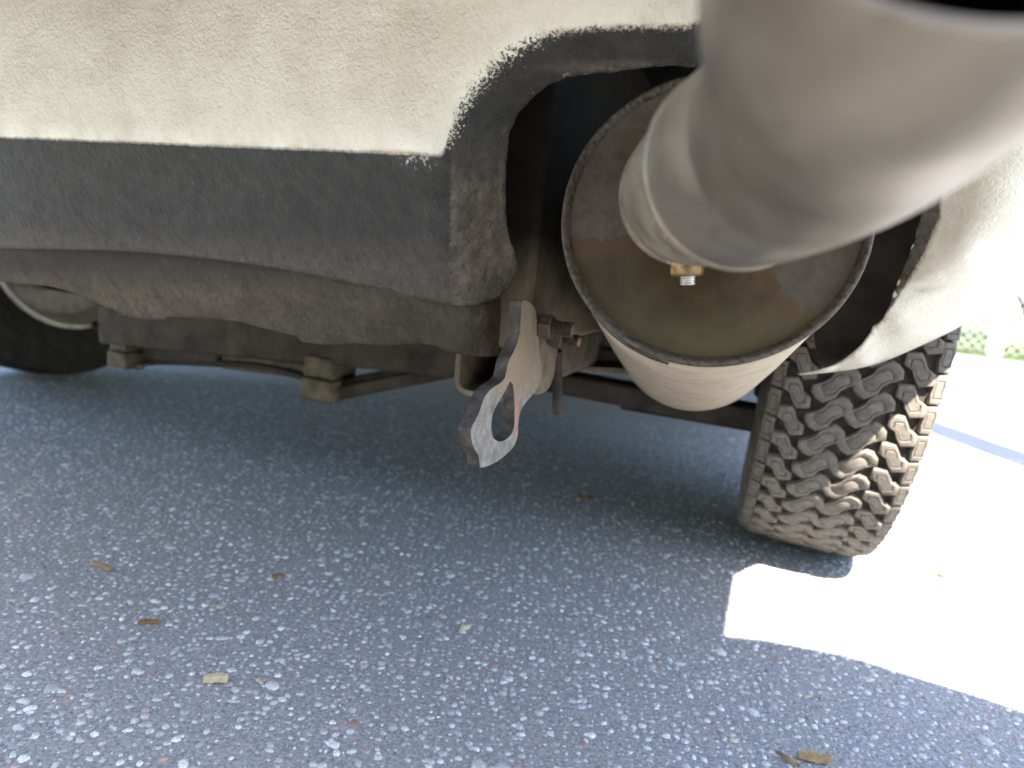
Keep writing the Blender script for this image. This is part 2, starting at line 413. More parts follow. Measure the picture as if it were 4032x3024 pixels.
def tps(ctrl, lam=0.0):
    c = np.array(ctrl, float); X = c[:, :2] / 1000; y = c[:, 2]; n = len(X)
    def phi(r2): return np.where(r2 > 1e-12, r2 * np.log(np.maximum(r2, 1e-12)) * .5, 0)
    r2 = ((X[:, None] - X[None]) ** 2).sum(-1); A = np.zeros((n + 3, n + 3))
    A[:n, :n] = phi(r2) + lam * np.eye(n); A[:n, n] = 1; A[:n, n + 1:] = X; A[n, :n] = 1; A[n + 1:, :n] = X.T
    w = np.linalg.solve(A, np.concatenate([y, np.zeros(3)]))
    def f(q):
        q = np.atleast_2d(np.asarray(q, float)) / 1000
        d = ((q[:, None] - X[None]) ** 2).sum(-1)
        return phi(d) @ w[:n] + w[n] + q @ w[n + 1:]
    return f
def smooth_line(pts, step, closed=False, jag=0.0):
    """Catmull-Rom through pts, resampled about every step"""
    p = np.array(pts, float); out = []; n = len(p)
    for i in range(n if closed else n - 1):
        a, b, c, d = (p[(i - 1) % n] if closed or i else p[0]), p[i], p[(i + 1) % n], (p[(i + 2) % n] if closed or i + 2 < n else p[-1])
        k = max(1, int(np.linalg.norm(c - b) / step))
        for j in range(k):
            t = j / k
            out.append(.5 * (2 * b + (c - a) * t + (2 * a - 5 * b + 4 * c - d) * t * t + (3 * b - a - 3 * c + d) * t ** 3))
    if not closed: out.append(p[-1])
    out = np.array(out)
    if jag:
        out = out + np.array([[noise.noise(Vector((q[0] * .03, q[1] * .03, 3.1))), noise.noise(Vector((q[0] * .03, q[1] * .03, 9.7)))] for q in out]) * jag
    return out
def pip(pts, poly):
    x, y = pts[:, 0], pts[:, 1]; r = np.zeros(len(pts), bool); j = len(poly) - 1
    for i in range(len(poly)):
        xi, yi = poly[i]; xj, yj = poly[j]
        if yi != yj:
            r ^= ((yi > y) != (yj > y)) & (x < (xj - xi) * (y - yi) / (yj - yi) + xi)
        j = i
    return r
def seg_dist(pts, line):
    best = np.full(len(pts), 1e9)
    for a, b in zip(line[:-1], line[1:]):
        ab = b - a; t = np.clip(((pts - a) @ ab) / (ab @ ab + 1e-9), 0, 1)
        best = np.minimum(best, np.linalg.norm(pts - (a + t[:, None] * ab), axis=1))
    return best
def sheet(name, outline, depth, step, mat, parent, thick=.002, attr_fn=None, rel=0.0, rel_f=.02):
    """a pressed panel: outline in picture directions, its distance given by depth(); becomes a real thick surface in the world"""
    out = np.asarray(outline, float)
    lo = out.min(0); hi = out.max(0)
    gx, gy = np.meshgrid(np.arange(lo[0], hi[0], step), np.arange(lo[1], hi[1], step * .87))
    gx[1::2] += step / 2
    g = np.stack([gx.ravel(), gy.ravel()], 1); g = g[pip(g, out)]
    g = g[seg_dist(g, np.vstack([out, out[:1]])) > step * .45]
    n = len(out)
    co = [Vector(p) for p in out] + [Vector(p) for p in g]
    v2, e2, f2, *_ = delaunay_2d_cdt(co, [(i, (i + 1) % n) for i in range(n)], [], 1, 1e-4)
    q = np.array([tuple(p) for p in v2]); d = depth(q)
    vs = np.array([P(x, y, z) for (x, y), z in zip(q, d)])
    if rel:
        rr = np.array([noise.fractal(Vector(p) / rel_f, .6, 2., 4) for p in vs]); vs = vs - fwd * (rr * rel)[:, None]
    at = attr_fn(q, vs) if attr_fn else None
    o = mesh(name, vs, f2, mat, parent, smooth=60, attrs=at)
    bm = bmesh.new(); bm.from_mesh(o.data)
    base = np.array(root_of(parent).location)
    bmesh.ops.recalc_face_normals(bm, faces=bm.faces)
    s = sum(f.normal.dot(Vector(CPOS - base) - f.calc_center_median()) * f.calc_area() for f in bm.faces)
    if s < 0: bmesh.ops.reverse_faces(bm, faces=bm.faces)
    bm.to_mesh(o.data); bm.free()
    m = o.modifiers.new('thickness', 'SOLIDIFY'); m.thickness = thick; m.offset = -1
    return o

# ------------------------------------------------------------------ ground
def build_ground():
    n = 2
    me = bpy.data.meshes.new('ground'); me.from_pydata([(-60, -60, 0), (60, -60, 0), (60, 60, 0), (-60, 60, 0)], [], [(0, 1, 2, 3)])
    me.materials.append(MAT['asphalt']); o = bpy.data.objects.new('ground', me); COL.objects.link(o); tag(o, 'grey asphalt parking surface with worn aggregate', kind='structure')
    PAL = np.array([(.35, .356, .364), (.43, .436, .445), (.50, .507, .517), (.60, .607, .616), (.21, .215, .223), (.47, .477, .487)])
    PINK = np.array([(.50, .36, .32), (.40, .25, .20), (.50, .42, .33), (.28, .16, .13)])
    def stones(name, cell, rmin, rmax, dmax, sides, hgt, rings, label, keep, seed):
        rg = np.random.default_rng(seed)
        xs = np.arange(-1.5, 1.6, cell); ys = np.arange(.3, 2.4, cell)
        X, Y = np.meshgrid(xs, ys); c = np.stack([X.ravel(), Y.ravel()], 1)
        c += rg.uniform(-.34, .34, c.shape) * cell; c = c[rg.random(len(c)) < keep]
        w = np.column_stack([c, np.zeros(len(c))]) - CPOS; d = w @ fwd
        px = 2016 + FPX * (w @ right) / d; py = 1512 - FPX * (w @ up) / d
        ok = (px > -500) & (px < 4530) & (py > 1000) & (py < 3300) & (d < dmax) & (d > .2)
        c = c[ok]; N = len(c)
        r = rmin + (rmax - rmin) * rg.random(N) ** 2.0
        asp = rg.uniform(.55, 1., N); ang = rg.uniform(0, math.pi, N); h = r * hgt * rg.uniform(.5, 1.4, N)
        th = np.linspace(0, 2 * math.pi, sides, endpoint=False)[None] + rg.uniform(-.28, .28, (N, sides))
        rad = rg.uniform(.78, 1.12, (N, sides))
        lx = np.cos(th) * rad * r[:, None]; ly = np.sin(th) * rad * (r * asp)[:, None]
        ca, sa = np.cos(ang)[:, None], np.sin(ang)[:, None]
        rx, ry = lx * ca - ly * sa, lx * sa + ly * ca
        lev = [(1.0, -.0006, None)] + ([(.82, None, .8)] if rings else [])
        V_ = []
        for sc, z0, zf in lev:
            zz = np.full((N, sides), z0) if z0 is not None else (h * zf)[:, None] * rg.uniform(.75, 1.15, (N, sides))
            V_.append(np.stack([c[:, :1] + rx * sc, c[:, 1:] + ry * sc, zz], -1))
        top = np.stack([c[:, 0], c[:, 1], h], -1)[:, None]
        A = np.concatenate(V_ + [top], 1); m = A.shape[1]
        k = np.arange(sides); k2 = (k + 1) % sides; fs = []
        if rings:
            fs += [np.stack([k, k2, sides + k2], -1), np.stack([k, sides + k2, sides + k], -1), np.stack([sides + k, sides + k2, np.full(sides, 2 * sides)], -1)]
        else: fs += [np.stack([k, k2, np.full(sides, sides)], -1)]
        f = np.concatenate(fs)[None] + (np.arange(N) * m)[:, None, None]
        f = f.reshape(-1, 3); vv = A.reshape(-1, 3)
        me = bpy.data.meshes.new(name); me.vertices.add(len(vv)); me.vertices.foreach_set('co', vv.ravel())
        me.loops.add(f.size); me.loops.foreach_set('vertex_index', f.ravel().astype(np.int32))
        me.polygons.add(len(f)); me.polygons.foreach_set('loop_start', (np.arange(len(f)) * 3).astype(np.int32))
        me.update(calc_edges=True)
        me.polygons.foreach_set('use_smooth', [True] * len(f))
        ci = PAL[rg.integers(0, len(PAL), N)] * rg.uniform(.75, 1.2, (N, 1))
        pk = rg.random(N) < .05; ci[pk] = PINK[rg.integers(0, len(PINK), pk.sum())] * rg.uniform(.8, 1.1, (pk.sum(), 1))
        cc = np.concatenate([np.repeat(ci, m, 0), np.ones((N * m, 1))], 1).astype(np.float32)
        a = me.attributes.new('Col', 'FLOAT_COLOR', 'POINT'); a.data.foreach_set('color', cc.ravel())
        me.materials.append(MAT['stone']); o = bpy.data.objects.new(name, me); COL.objects.link(o)
        return tag(o, label, 'gravel', kind='stuff')
    stones('aggregate_stones', .0084, .0016, .0048, 1.8, 8, .24, True, 'grey and pinkish stone chips set in the asphalt', .93, 1)
    stones('scattered_stones', .034, .0045, .0085, 1.8, 9, .16, True, 'larger worn stones scattered through the asphalt', .32, 3)
    stones('fine_grit', .0043, .0009, .0019, 1.05, 5, .5, False, 'fine pale grit between the asphalt stones', .92, 2)

# ------------------------------------------------------------------ the car
car = empty('parked_car', CAR_L)
tag(car, 'old cream car with black undersealed tail, big round muffler and tow hook', 'car')

def build_body():
    # rear panel: cream above, black underseal below, notched round the exhaust
    cut = [(1880, 1206), (1990, 1152), (2038, 1060), (2030, 1000), (1998, 900), (1992, 700), (2010, 520), (2060, 425), (2140, 350), (2260, 300), (2450, 280),
           (2620, 262), (2760, 262), (2950, 235), (3200, 250), (3420, 340), (3570, 520), (3632, 700), (3634, 800), (3600, 950), (3545, 1080), (3512, 1180), (3475, 1262), (3440, 1290), (3415, 1340), (3340, 1410), (3265, 1448), (3190, 1470), (3140, 1478)]
    low = [(-900, 960), (-400, 965), (0, 978), (400, 985), (640, 1000), (1000, 1042), (1300, 1098), (1560, 1160), (1720, 1192), (1810, 1207)]
    rsil = [(3300, 1463), (3450, 1434), (3600, 1373), (3760, 1297), (3900, 1204), (4032, 1103), (4300, 880), (4800, 430)]
    top = [(4800, -450), (4000, -600), (3000, -700), (2000, -800), (1000, -700), (0, -560), (-900, -400)]
    cutl = smooth_line(cut, 22, jag=7); lowl = smooth_line(low, 30); rl = smooth_line([cut[-1]] + rsil, 26)[1:]
    outline = np.vstack([lowl, cutl, rl, smooth_line(top, 60)])
    ctrl = [(-900, -400, .84), (-900, 300, .86), (-900, 960, .935),
            (0, -560, .62), (0, 0, .63), (0, 300, .637), (0, 545, .650), (0, 800, .690), (0, 978, .722),
            (600, -600, .545), (600, 0, .55), (600, 560, .567), (600, 800, .604), (600, 1000, .637),
            (1200, -700, .47), (1200, 0, .477), (1200, 590, .495), (1200, 850, .531), (1200, 1080, .564),
            (1650, 0, .435), (1650, 350, .44), (1650, 600, .450), (1650, 850, .482), (1650, 1170, .535),
            (1745, 640, .4445), (1775, 900, .476), (1820, 1110, .512), (1850, 1185, .525),
            (1800, 450, .437), (1880, 600, .458), (1900, 900, .492), (1930, 1080, .522),
            (1992, 700, .481), (2010, 520, .468), (1998, 900, .503), (2038, 1060, .535), (1990, 1152, .543), (1900, 1203, .54),
            (1900, 300, .428), (2060, 425, .452), (2140, 350, .440), (2300, 295, .43), (2620, 262, .422), (2950, 235, .418), (3200, 250, .42),
            (2000, 0, .405), (2000, -800, .39), (2300, 130, .405), (2700, 100, .402), (2600, -300, .385), (3000, -700, .37), (3300, 0, .39), (3200, 130, .405),
            (3420, 340, .435), (3570, 520, .462), (3634, 800, .50), (3545, 1080, .555), (3440, 1290, .605), (3265, 1448, .655), (3140, 1478, .682),
            (3700, 900, .508), (3660, 1120, .545), (3550, 1290, .60), (3400, 1420, .652), (3820, 1050, .525), (3950, 900, .495), (3900, 600, .455), (3800, 250, .44), (4032, 0, .42), (4000, -600, .40),
            (4200, 600, .465), (4100, 850, .51),
            (3300, 1463, .692), (3450, 1434, .698), (3600, 1373, .695), (3760, 1297, .685), (3900, 1204, .668), (4032, 1103, .65), (4300, 880, .61), (4800, 430, .55), (4800, -450, .45)]
    dep = tps(ctrl, 2e-4)
    line = np.array([(-900, 500), (0, 541), (400, 556), (900, 577), (1300, 592), (1600, 606), (1735, 612), (1752, 585), (1775, 540), (1815, 450), (1870, 360), (1960, 255), (2070, 180),
                     (2200, 135), (2350, 112), (2550, 108), (2700, 112), (2790, 75), (3000, 60), (3300, 90), (3520, 230), (3680, 480), (3712, 700), (3700, 860), (3640, 1000), (3570, 1120), (3520, 1200), (3480, 1250), (3430, 1310)], float)
    blackpoly = np.vstack([line, np.array(cut[24:18:-1], float), np.array([(3000, 600), (2400, 700), (2300, 1500), (-900, 1500)], float)])
    def attr(q, vs):
        d = dep(q)
        sd = seg_dist(q, line) * np.where(pip(q, blackpoly), 1, -1)
        sd = sd * d / FPX * 100                                            # centimetres
        x, y = q[:, 0], q[:, 1]
        spray = np.clip((x - 1745) / 40, 0, 1) * np.clip((3660 - x) / 60, 0, 1) * np.where(y < 640, 1, .0)
        spray = spray * np.clip((2350 - x) / 250, .35, 1)
        dust = np.clip((y - 860 - .04 * x) / 260, 0, .55)
        dust = np.where(x > 1775, np.maximum(dust, np.clip((y - 480) / 250, 0, .95)), dust)
        dust = np.maximum(dust, np.clip(1 - np.hypot((x - 2420) / 330, (y - 265) / 38), 0, 1) * 1.4)
        scrape = np.clip(1.3 - np.abs(y - 640 - (x - 1690) * .06) / 22, 0, 1) * np.clip((x - 1570) / 40, 0, 1) * np.clip((1745 - x) / 12, 0, 1)
        dots = np.clip(1.2 - np.abs(y - 590 - .035 * (x - 400)) / 60, 0, 1) * .35
        edge = np.clip(1 - np.hypot((x - 2085) / 24, (y - 410) / 32), 0, 1) * 2 + np.clip(1 - np.hypot((x - 2290) / 90, (y - 298) / 9), 0, 1) * 2
        return dict(black_distance=sd, spray=spray, dust=dust, scrape=np.maximum(np.maximum(scrape, dots * 0), np.clip(edge, 0, 1)))
    # dents: pressed creases in the quarter, dirt ridges in the flange
    def dep2(q):
        d = dep(q); x, y = q[:, 0], q[:, 1]
        def dent(cx, cy, lx, ly, ang, amt):
            c, s = math.cos(ang), math.sin(ang); a = (x - cx) * c + (y - cy) * s; b = -(x - cx) * s + (y - cy) * c
            return amt * np.exp(-(a / lx) ** 2 - (b / ly) ** 2)
        d = d + dent(3640, 1138, 70, 16, -.15, .008) - dent(3600, 1105, 90, 26, -.35, .003)
        d = d + dent(3545, 1282, 60, 9, -.12, .004) + dent(3520, 1330, 55, 8, -.1, .002) + dent(3400, 1400, 60, 8, -.3, .002)
        fl = np.clip((x - 1765) / 60, 0, 1) * np.clip((2300 - x) / 200, 0, 1) * np.clip((y - 560) / 150, 0, 1)
        nz = np.array([noise.turbulence(Vector((a * .017 + b * .006, b * .012, .3)), 4, False) for a, b in q])
        d = d - fl * (nz - .4) * .0045
        lip = np.clip(1 - np.abs(y - (1000 + np.clip((x - 640) / 1170, 0, 1) ** 1.3 * 205) + 8) / 14, 0, 1) * (x > 700) * (x < 1850)
        return d - lip * .0008
    o = sheet('rear_panel', outline, dep2, 15, 'apron', car, .0014, attr, .0007, .030)
    tag(o, 'cream rear panel with rough black underseal along its lower edge')
    # rolled lip that carries the quarter round into the wheel arch
    d = dep(rl); a = np.array([P(x, y, z) for (x, y), z in zip(rl, d)]); a = np.vstack([a])
    tp_ = np.clip((rl[:, 0] - 3330) / 300, 0, 1)[:, None]
    rows = [a + tp_ * (V * s + Z * t - U * w) + V * .0015 for s, t, w in ((.001, .0, .0), (.02, .004, .002), (.045, .02, .006), (.06, .05, .01))]
    n = len(a); fs = [(i * n + k, i * n + k + 1, (i + 1) * n + k + 1, (i + 1) * n + k) for i in range(3) for k in range(n - 1)]
    mesh('wheel_arch_lip', np.vstack(rows), fs, 'cream', car)
    # dusty tray under the apron with the boxed end of the chassis rail
    trl = [(-900, 930), (0, 950), (640, 965), (1300, 1065), (1560, 1120), (1750, 1150), (1900, 1140), (2010, 1120), (2030, 1180), (2008, 1260), (1992, 1330), (1975, 1402), (1900, 1404), (1830, 1398), (1768, 1388), (1715, 1362), (1650, 1352), (1500, 1362),
           (1385, 1350), (1372, 1362), (1260, 1358), (1185, 1345), (1165, 1322), (1030, 1292), (940, 1266), (800, 1252), (658, 1247), (648, 1262), (560, 1256), (478, 1240), (455, 1222), (400, 1204), (376, 1188), (280, 1150), (194, 1127), (0, 1110), (-500, 1090), (-900, 1085)]
    tctrl = [(-900, 930, .932), (-900, 1085, .96), (0, 950, .7195), (0, 1110, .750), (400, 970, .668), (400, 1190, .712), (640, 965, .634), (640, 1100, .656), (640, 1250, .682), (1000, 1030, .589), (1000, 1280, .632), (1300, 1080, .557), (1300, 1200, .577), (1300, 1350, .603),
             (1560, 1130, .5365), (1560, 1250, .553), (1560, 1350, .572), (1650, 1180, .538), (1700, 1340, .560), (1770, 1220, .535), (1780, 1380, .553), (1850, 1230, .531), (1860, 1395, .55), (1900, 1150, .547),
             (1940, 1250, .556), (1940, 1400, .571), (2010, 1120, .585), (2000, 1260, .59), (1975, 1402, .59)]
    tdep = tps(tctrl, 1e-4)
    def tattr(q, vs):
        x, y = q[:, 0], q[:, 1]
        dust = np.clip((y - 1000) / 300, .08, .5) * np.clip(1.2 - x / 2600, .4, 1)
        dust = np.where(x > 1850, np.maximum(dust, np.clip((x - 1850) / 50, 0, 1) * np.clip((2035 - (y - 1200) * .22 - x) / 26, 0, 1)), dust)  # boxed end's right face: its lit look painted pale through the dust mask
        return dict(dust=dust)
    sheet('underseal_tray', trl, tdep, 16, 'tray', car, .0015, tattr, .0010, .020)

    # shell above the frame: floor pan, tail, sides, roof, bumper
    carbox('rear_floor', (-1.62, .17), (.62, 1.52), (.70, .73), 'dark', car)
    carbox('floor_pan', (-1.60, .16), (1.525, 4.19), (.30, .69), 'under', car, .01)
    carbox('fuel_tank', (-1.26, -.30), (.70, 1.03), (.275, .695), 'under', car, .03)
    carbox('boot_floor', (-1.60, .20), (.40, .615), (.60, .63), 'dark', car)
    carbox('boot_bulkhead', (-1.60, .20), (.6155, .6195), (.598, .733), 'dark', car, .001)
    for a_, b_ in ((-1.63, -1.603), (.203, .2145)): carbox('quarter_side', (a_, b_), (.25, 1.60), (.602, .733), 'cream', car)
    b = carbox('upper_body', (-1.63, .215), (.36, 4.35), (.735, 1.0), 'cream', car, .05)
    carbox('cabin', (-1.50, .06), (1.3, 3.4), (1.003, 1.42), 'cream', car, .10)
    bp = carbox('rear_bumper', (-1.64, .213), (.12, .355), (.60, .72), 'cream', car, .012)
    for a_, b_ in ((.2135, 1), (-1.6405, -1)):  # unseen bumper ends, widened and curved to shape the sun patch edge
        cc_ = [(0, .03), (.25, .02), (.47, .06), (.48, .19), (.40, .215), (.28, .245), (.16, .258), (.08, .245), (0, .215)]
        slab('bumper_shade_wing', [K(a_ + b_ * p, q, .601) for p, q in cc_], Z * .118, 'cream', bp, (), .004)
    carbox('bumper_bracket', (-1.4, .0), (.32, .42), (.635, .70), 'dark', car)
    carbox('left_sill', (-1.66, -1.63), (1.55, 4.2), (.24, .735), 'cream', car)
    carbox('right_sill', (.165, .19), (1.62, 4.2), (.24, .735), 'cream', car)
    carbox('front_bulkhead', (-1.62, .16), (4.2, 4.24), (.25, .70), 'under', car)

def build_cavity():
    # chassis rail beside the muffler
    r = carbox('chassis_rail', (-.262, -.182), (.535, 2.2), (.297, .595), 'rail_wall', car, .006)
    carbox('rail_closing_plate', (-.42, -.27), (.56, .575), (.33, .60), 'dark', car)
    # inner liner behind the quarter
    ln = [(3232, 1440), (3300, 1432), (3420, 1360), (3500, 1250), (3580, 1100), (3680, 900), (3700, 600), (3400, 400), (3180, 700), (3195, 1200)]
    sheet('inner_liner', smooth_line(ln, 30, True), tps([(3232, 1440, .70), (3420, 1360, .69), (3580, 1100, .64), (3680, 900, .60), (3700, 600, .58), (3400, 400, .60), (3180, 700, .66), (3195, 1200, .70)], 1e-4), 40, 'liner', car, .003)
    # square tube end under the rail
    c = on_v(1912, 1448, .60); uu = (c @ U); zz = c[2]
    hw, hh, r = .031, .029, .009
    def rr(w, h, r):
        out = []
        for cx, cy, a0 in ((w - r, h - r, 0), (-w + r, h - r, 90), (-w + r, -h + r, 180), (w - r, -h + r, 270)):
            for k in range(5):
                t = math.radians(a0 + 22.5 * k); out.append((cx + r * math.cos(t), cy + r * math.sin(t)))
        return out
    o_, i_ = rr(hw, hh, r + .006), rr(hw - .0055, hh - .0055, r)
    n = len(o_); vs = []; fs = []
    for v in (.60, 1.9):
        for lp in (o_, i_):
            vs += [K(uu + a, v, zz + b) for a, b in lp]
    for k in range(n):
        k2 = (k + 1) % n
        fs += [(k, k2, n + k2, n + k), (k, 2 * n + k, 2 * n + k2, k2), (n + k, n + k2, 3 * n + k2, 3 * n + k)]
    bev(fix_normals(mesh('square_tube', vs, fs, 'rail', car)), .0008)
    # rod hanging by the rail
    tube('drain_rod', [on_u(2192, 1380, -.185), on_u(2193, 1480, -.185), on_u(2196, 1622, -.185)], .0052, 'under', car, 12)

def thread(name, c, ax, r, length, pitch, mat, parent):
    prof = [(0, r * .82)]
    s = 0
    while s < length: prof += [(s + pitch * .25, r), (s + pitch * .5, r), (s + pitch * .75, r * .80)]; s += pitch
    prof += [(length + pitch * .3, r * .7), (length + pitch * .3, .0001)]
    return fix_normals(mesh(name, *lathe_geo(c, ax, prof, 24), mat, parent, smooth=50))
def hexnut(name, c, ax, r, h, mat, parent, turn=0.0):
    t, a, b = ring_frame(np.asarray(ax, float), Z); vs = []; fs = []
    lev = [(0, .90), (h * .14, 1), (h * .86, 1), (h, .90)]
    for s, f in lev:
        for k in range(6):
            th = math.pi / 3 * k + turn; vs.append(c + t * s + r * f * (math.cos(th) * a + math.sin(th) * b))
    for i in range(3):
        for k in range(6): fs.append((i * 6 + k, i * 6 + (k + 1) % 6, (i + 1) * 6 + (k + 1) % 6, (i + 1) * 6 + k))
    fs += [tuple(range(6))[::-1], tuple(range(18, 24))]
    return fix_normals(mesh(name, vs, fs, mat, parent, smooth=20))

def build_hook():
    uf = -.168
    z2 = lambda a, b: (1800 + a / 1.9523, 1050 + b / 1.9523)
    face = [(505, 262), (590, 305), (614, 420), (625, 560), (640, 700), (650, 800), (632, 900), (590, 975), (535, 1035), (485, 1115), (470, 1200), (466, 1290), (440, 1375), (390, 1430), (330, 1482), (250, 1528), (175, 1545), (170, 1500), (160, 1445), (125, 1385), (104, 1275), (130, 1200), (165, 1130), (190, 1060), (215, 995), (270, 935), (330, 895), (368, 850), (385, 770), (402, 715), (445, 630), (482, 510), (490, 400)]
    hole = [(408, 880), (428, 905), (438, 1000), (442, 1120), (438, 1220), (415, 1290), (370, 1332), (320, 1346), (284, 1326), (266, 1270), (263, 1200), (280, 1115), (325, 1030), (378, 940)]
    face_w = [on_u(*z2(*p), uf) for p in smooth_line(face, 26, True, jag=2.2)]
    hole_w = [on_u(*z2(*p), uf) for p in smooth_line(hole, 22, True, jag=1.2)]
    hm = np.array(hole_w).mean(0)
    def primer(vs):
        out = []
        for p in vs:
            x, y, d = proj(p); a, b = (x - 1800) * 1.9523, (y - 1050) * 1.9523
            e = math.exp(-((a - 395) / 60) ** 2 - ((b - 840) / 110) ** 2) + math.exp(-((a - 462) / 22) ** 2 - ((b - 1180) / 160) ** 2) + .6 * math.exp(-((a - 480) / 50) ** 2 - ((b - 560) / 150) ** 2)
            out.append(min(1.3, e * 1.6))
        return out
    def dusty(vs):
        out = []
        for p in vs:
            x, y, d = proj(p); b = (y - 1050) * 1.9523
            out.append(max(0, min(1, (1060 - b) / 220)))
        return out
    # fine outline so the paint wear can follow it
    tow = slab('tow_hook', face_w, -U * .009, 'hook', car, [hole_w], .0011, dict(primer=primer, dusty=dusty), side='dark_edge', grid=.0035)
    tag(tow, 'worn grey tow hook plate with an oval eye and pink primer on its edges')
    br = [(600, 380), (760, 470), (775, 650), (762, 700), (745, 830), (722, 900), (690, 955), (640, 982), (575, 975), (520, 930), (520, 600)]
    slab('hook_bracket', [on_u(*z2(*p), -.171) for p in smooth_line(br, 30, True)], -U * .006, 'rail', tow, (), .0015)
    # bolts pointing out of the plate
    for (a, b), r, ln, hr, tn in (((640, 455), .0060, .025, .0105, .3), ((728, 545), .0052, .023, .0088, .2)):
        c = on_u(*z2(a, b), uf)
        hexnut('nut', c, U, hr, .0105, 'bolt', tow, tn)
        th = thread('bolt', c + U * .008, U, r, ln - .008, .0017, 'bolt', tow)
        tube('bolt_end', [c + U * (ln + .0002), c + U * (ln + .0016)], [r * .78, r * .66], 'boltend', tow, 20)

def build_muffler():
    c1, c2 = P(2801, 848, .432), P(2737, 1325, .862)
    ax = (c2 - c1); L = np.linalg.norm(ax); ax /= L
    R = .0915
    prof = [(.001, R - .0032), (-.0006, R - .0022), (-.0012, R - .0008), (-.0004, R + .0005), (.002, R + .0010), (.005, R + .0009), (.0072, R + .0001)]
    sh = [(.0072, R - .0002), (.012, R), (.03, R), (L * .5, R + .001), (L - .02, R), (L - .006, R - .003), (L, R - .012), (L + .004, R - .04), (L + .004, .001)]
    m = fix_normals(mesh('muffler', *lathe_geo(c1, ax, sh, 128), 'shell', car, smooth=40)); tag(m, 'big round steel muffler with a brown stained end and dusty shell')
    fix_normals(mesh('rolled_seam', *lathe_geo(c1, ax, prof + [(.0072, R - .005), (0.003, R - .005)], 160, closed=True), 'seam', m, smooth=60))
    # slightly dished end with stamped steps
    t, a, b = ring_frame(ax, up)
    rad = [0.0005, .012, .022, .031, .036, .040, .046, .055, .064, .072, .080, .085, .0872, .0886]
    dz = [.004, .004, .0038, .0035, .0032, .0030, .0032, .0040, .0048, .0052, .0052, .0046, .0030, .0012]
    n = 128; vs = []; fs = []; cx = []; cy = []
    for r, s in zip(rad, dz):
        for k in range(n):
            th = 2 * math.pi * k / n
            vs.append(c1 + t * s + r * (math.cos(th) * a + math.sin(th) * b))
    for i in range(len(rad) - 1):
        for k in range(n): fs.append((i * n + k, i * n + (k + 1) % n, (i + 1) * n + (k + 1) % n, (i + 1) * n + k))
    rr_ = np.array(vs) - c1
    o = mesh('end_plate', vs, fs, 'cap', m, smooth=60, attrs=dict(cap_x=rr_ @ right, cap_y=rr_ @ up)); fix_normals(o)
    # lap joint strip under the seam
    def onshell(x0, s, h=.0):                     # angle by picture x at the lower side
        return None
    th0, th1 = math.radians(196), math.radians(232)
    pts = []
    for k in range(25):
        th = th0 + (th1 - th0) * k / 24
        pts.append((math.cos(th) * a + math.sin(th) * b))
    # direction a is 'up', b sideways; the strip lies on the lower left
    vs = []; fs = []
    lw = [(-ang) for ang in np.linspace(0, 0, 1)]
    for k, e in enumerate(pts):
        w = .0022 * math.sin(math.pi * min(1, (k + 2) / 20)) + .0006
        vs += [c1 + t * .0135 + e * (R + .0004), c1 + t * (.0135 + w) + e * (R + .0016), c1 + t * (.0155 + w) + e * (R + .0004)]
    for k in range(24): fs += [(3 * k, 3 * k + 1, 3 * k + 4, 3 * k + 3), (3 * k + 1, 3 * k + 2, 3 * k + 5, 3 * k + 4)]
    mesh('lap_joint', vs, fs, 'seam', m)
    # hanger strap and far outlet so the shell is held to the rail
    tube('inlet_pipe', [c2 + ax * .003, c2 + ax * .15, c2 + ax * .3 + Z * .05], .026, 'shell', m, 24)
    box('hanger', K(-.13, .80, .42), U, V, Z, (.10, .03, .004), 'rail', m, .001)

    # tail pipe: stub with a clamp, then a larger sleeve bending up towards the right
    path = smooth_line([P(2722, 765, .445), P(2722, 765, .40), P(2738, 755, .352), P(2800, 722, .308), P(2900, 672, .272), P(3000, 620, .250)], .004)
    tp = tube('tail_pipe', path, [.0355 + .0006 * math.sin(i * .9) * (i < 4) for i in range(len(path))], 'pipe', car, 64, (True, False), up)
    tag(tp, 'thick tarnished tail pipe bending out of the muffler end')
    s_path = smooth_line([P(2915, 664, .2675), P(3040, 598, .244), P(3160, 525, .227), P(3270, 430, .205), P(3360, 320, .185), P(3450, 160, .160), P(3560, -100, .134), P(3770, -520, .116)], .004)
    n = len(s_path)
    rads = [.0374 + .0003 * min(1, i / 3) for i in range(n)]
    rads[-2] += .0012; rads[-1] += .0012
    ov, of = tube_geo(s_path, rads, 72, (False, False), up)
    iv, inf = tube_geo(s_path[::-1], [r - .0026 for r in rads[::-1]], 72, (False, False), up)
    k0 = len(ov); fs = list(of)
    m_ = 72
    for k in range(m_):
        fs.append(((n - 1) * m_ + k, (n - 1) * m_ + (k + 1) % m_, k0 + (-k - 1) % m_, k0 + (-k) % m_))
        fs.append((k, (k + 1) % m_, k0 + (n - 1) * m_ + (-k - 1) % m_, k0 + (n - 1) * m_ + (-k) % m_))
    mesh('pipe_bore', iv, inf, 'dark', tp, smooth=50)
    sv = fix_normals(mesh('pipe_sleeve', ov + iv, fs, 'sleeve', tp, smooth=50))
    tb_ = s_path[2] - s_path[0]; tb_ /= np.linalg.norm(tb_)
    fix_normals(mesh('weld_bead', *lathe_geo(s_path[0], tb_, [(-.0022, .0356), (-.0014, .0376), (0, .0384), (.0014, .0384), (.0026, .0374)], 72), 'pipe', tp, smooth=60))
    # collar at the muffler with its clamp bolt
    t2 = (path[3] - path[0]); t2 /= np.linalg.norm(t2)
    cc = P(2722, 765, .393)
    fix_normals(mesh('collar', *lathe_geo(cc, t2, [(-.012, .0362), (-.012, .0385), (-.010, .0395), (.006, .0395), (.008, .0385), (.008, .0362)], 72), 'pipe', tp, smooth=40))
    nb = P(2707, 1028, .385)
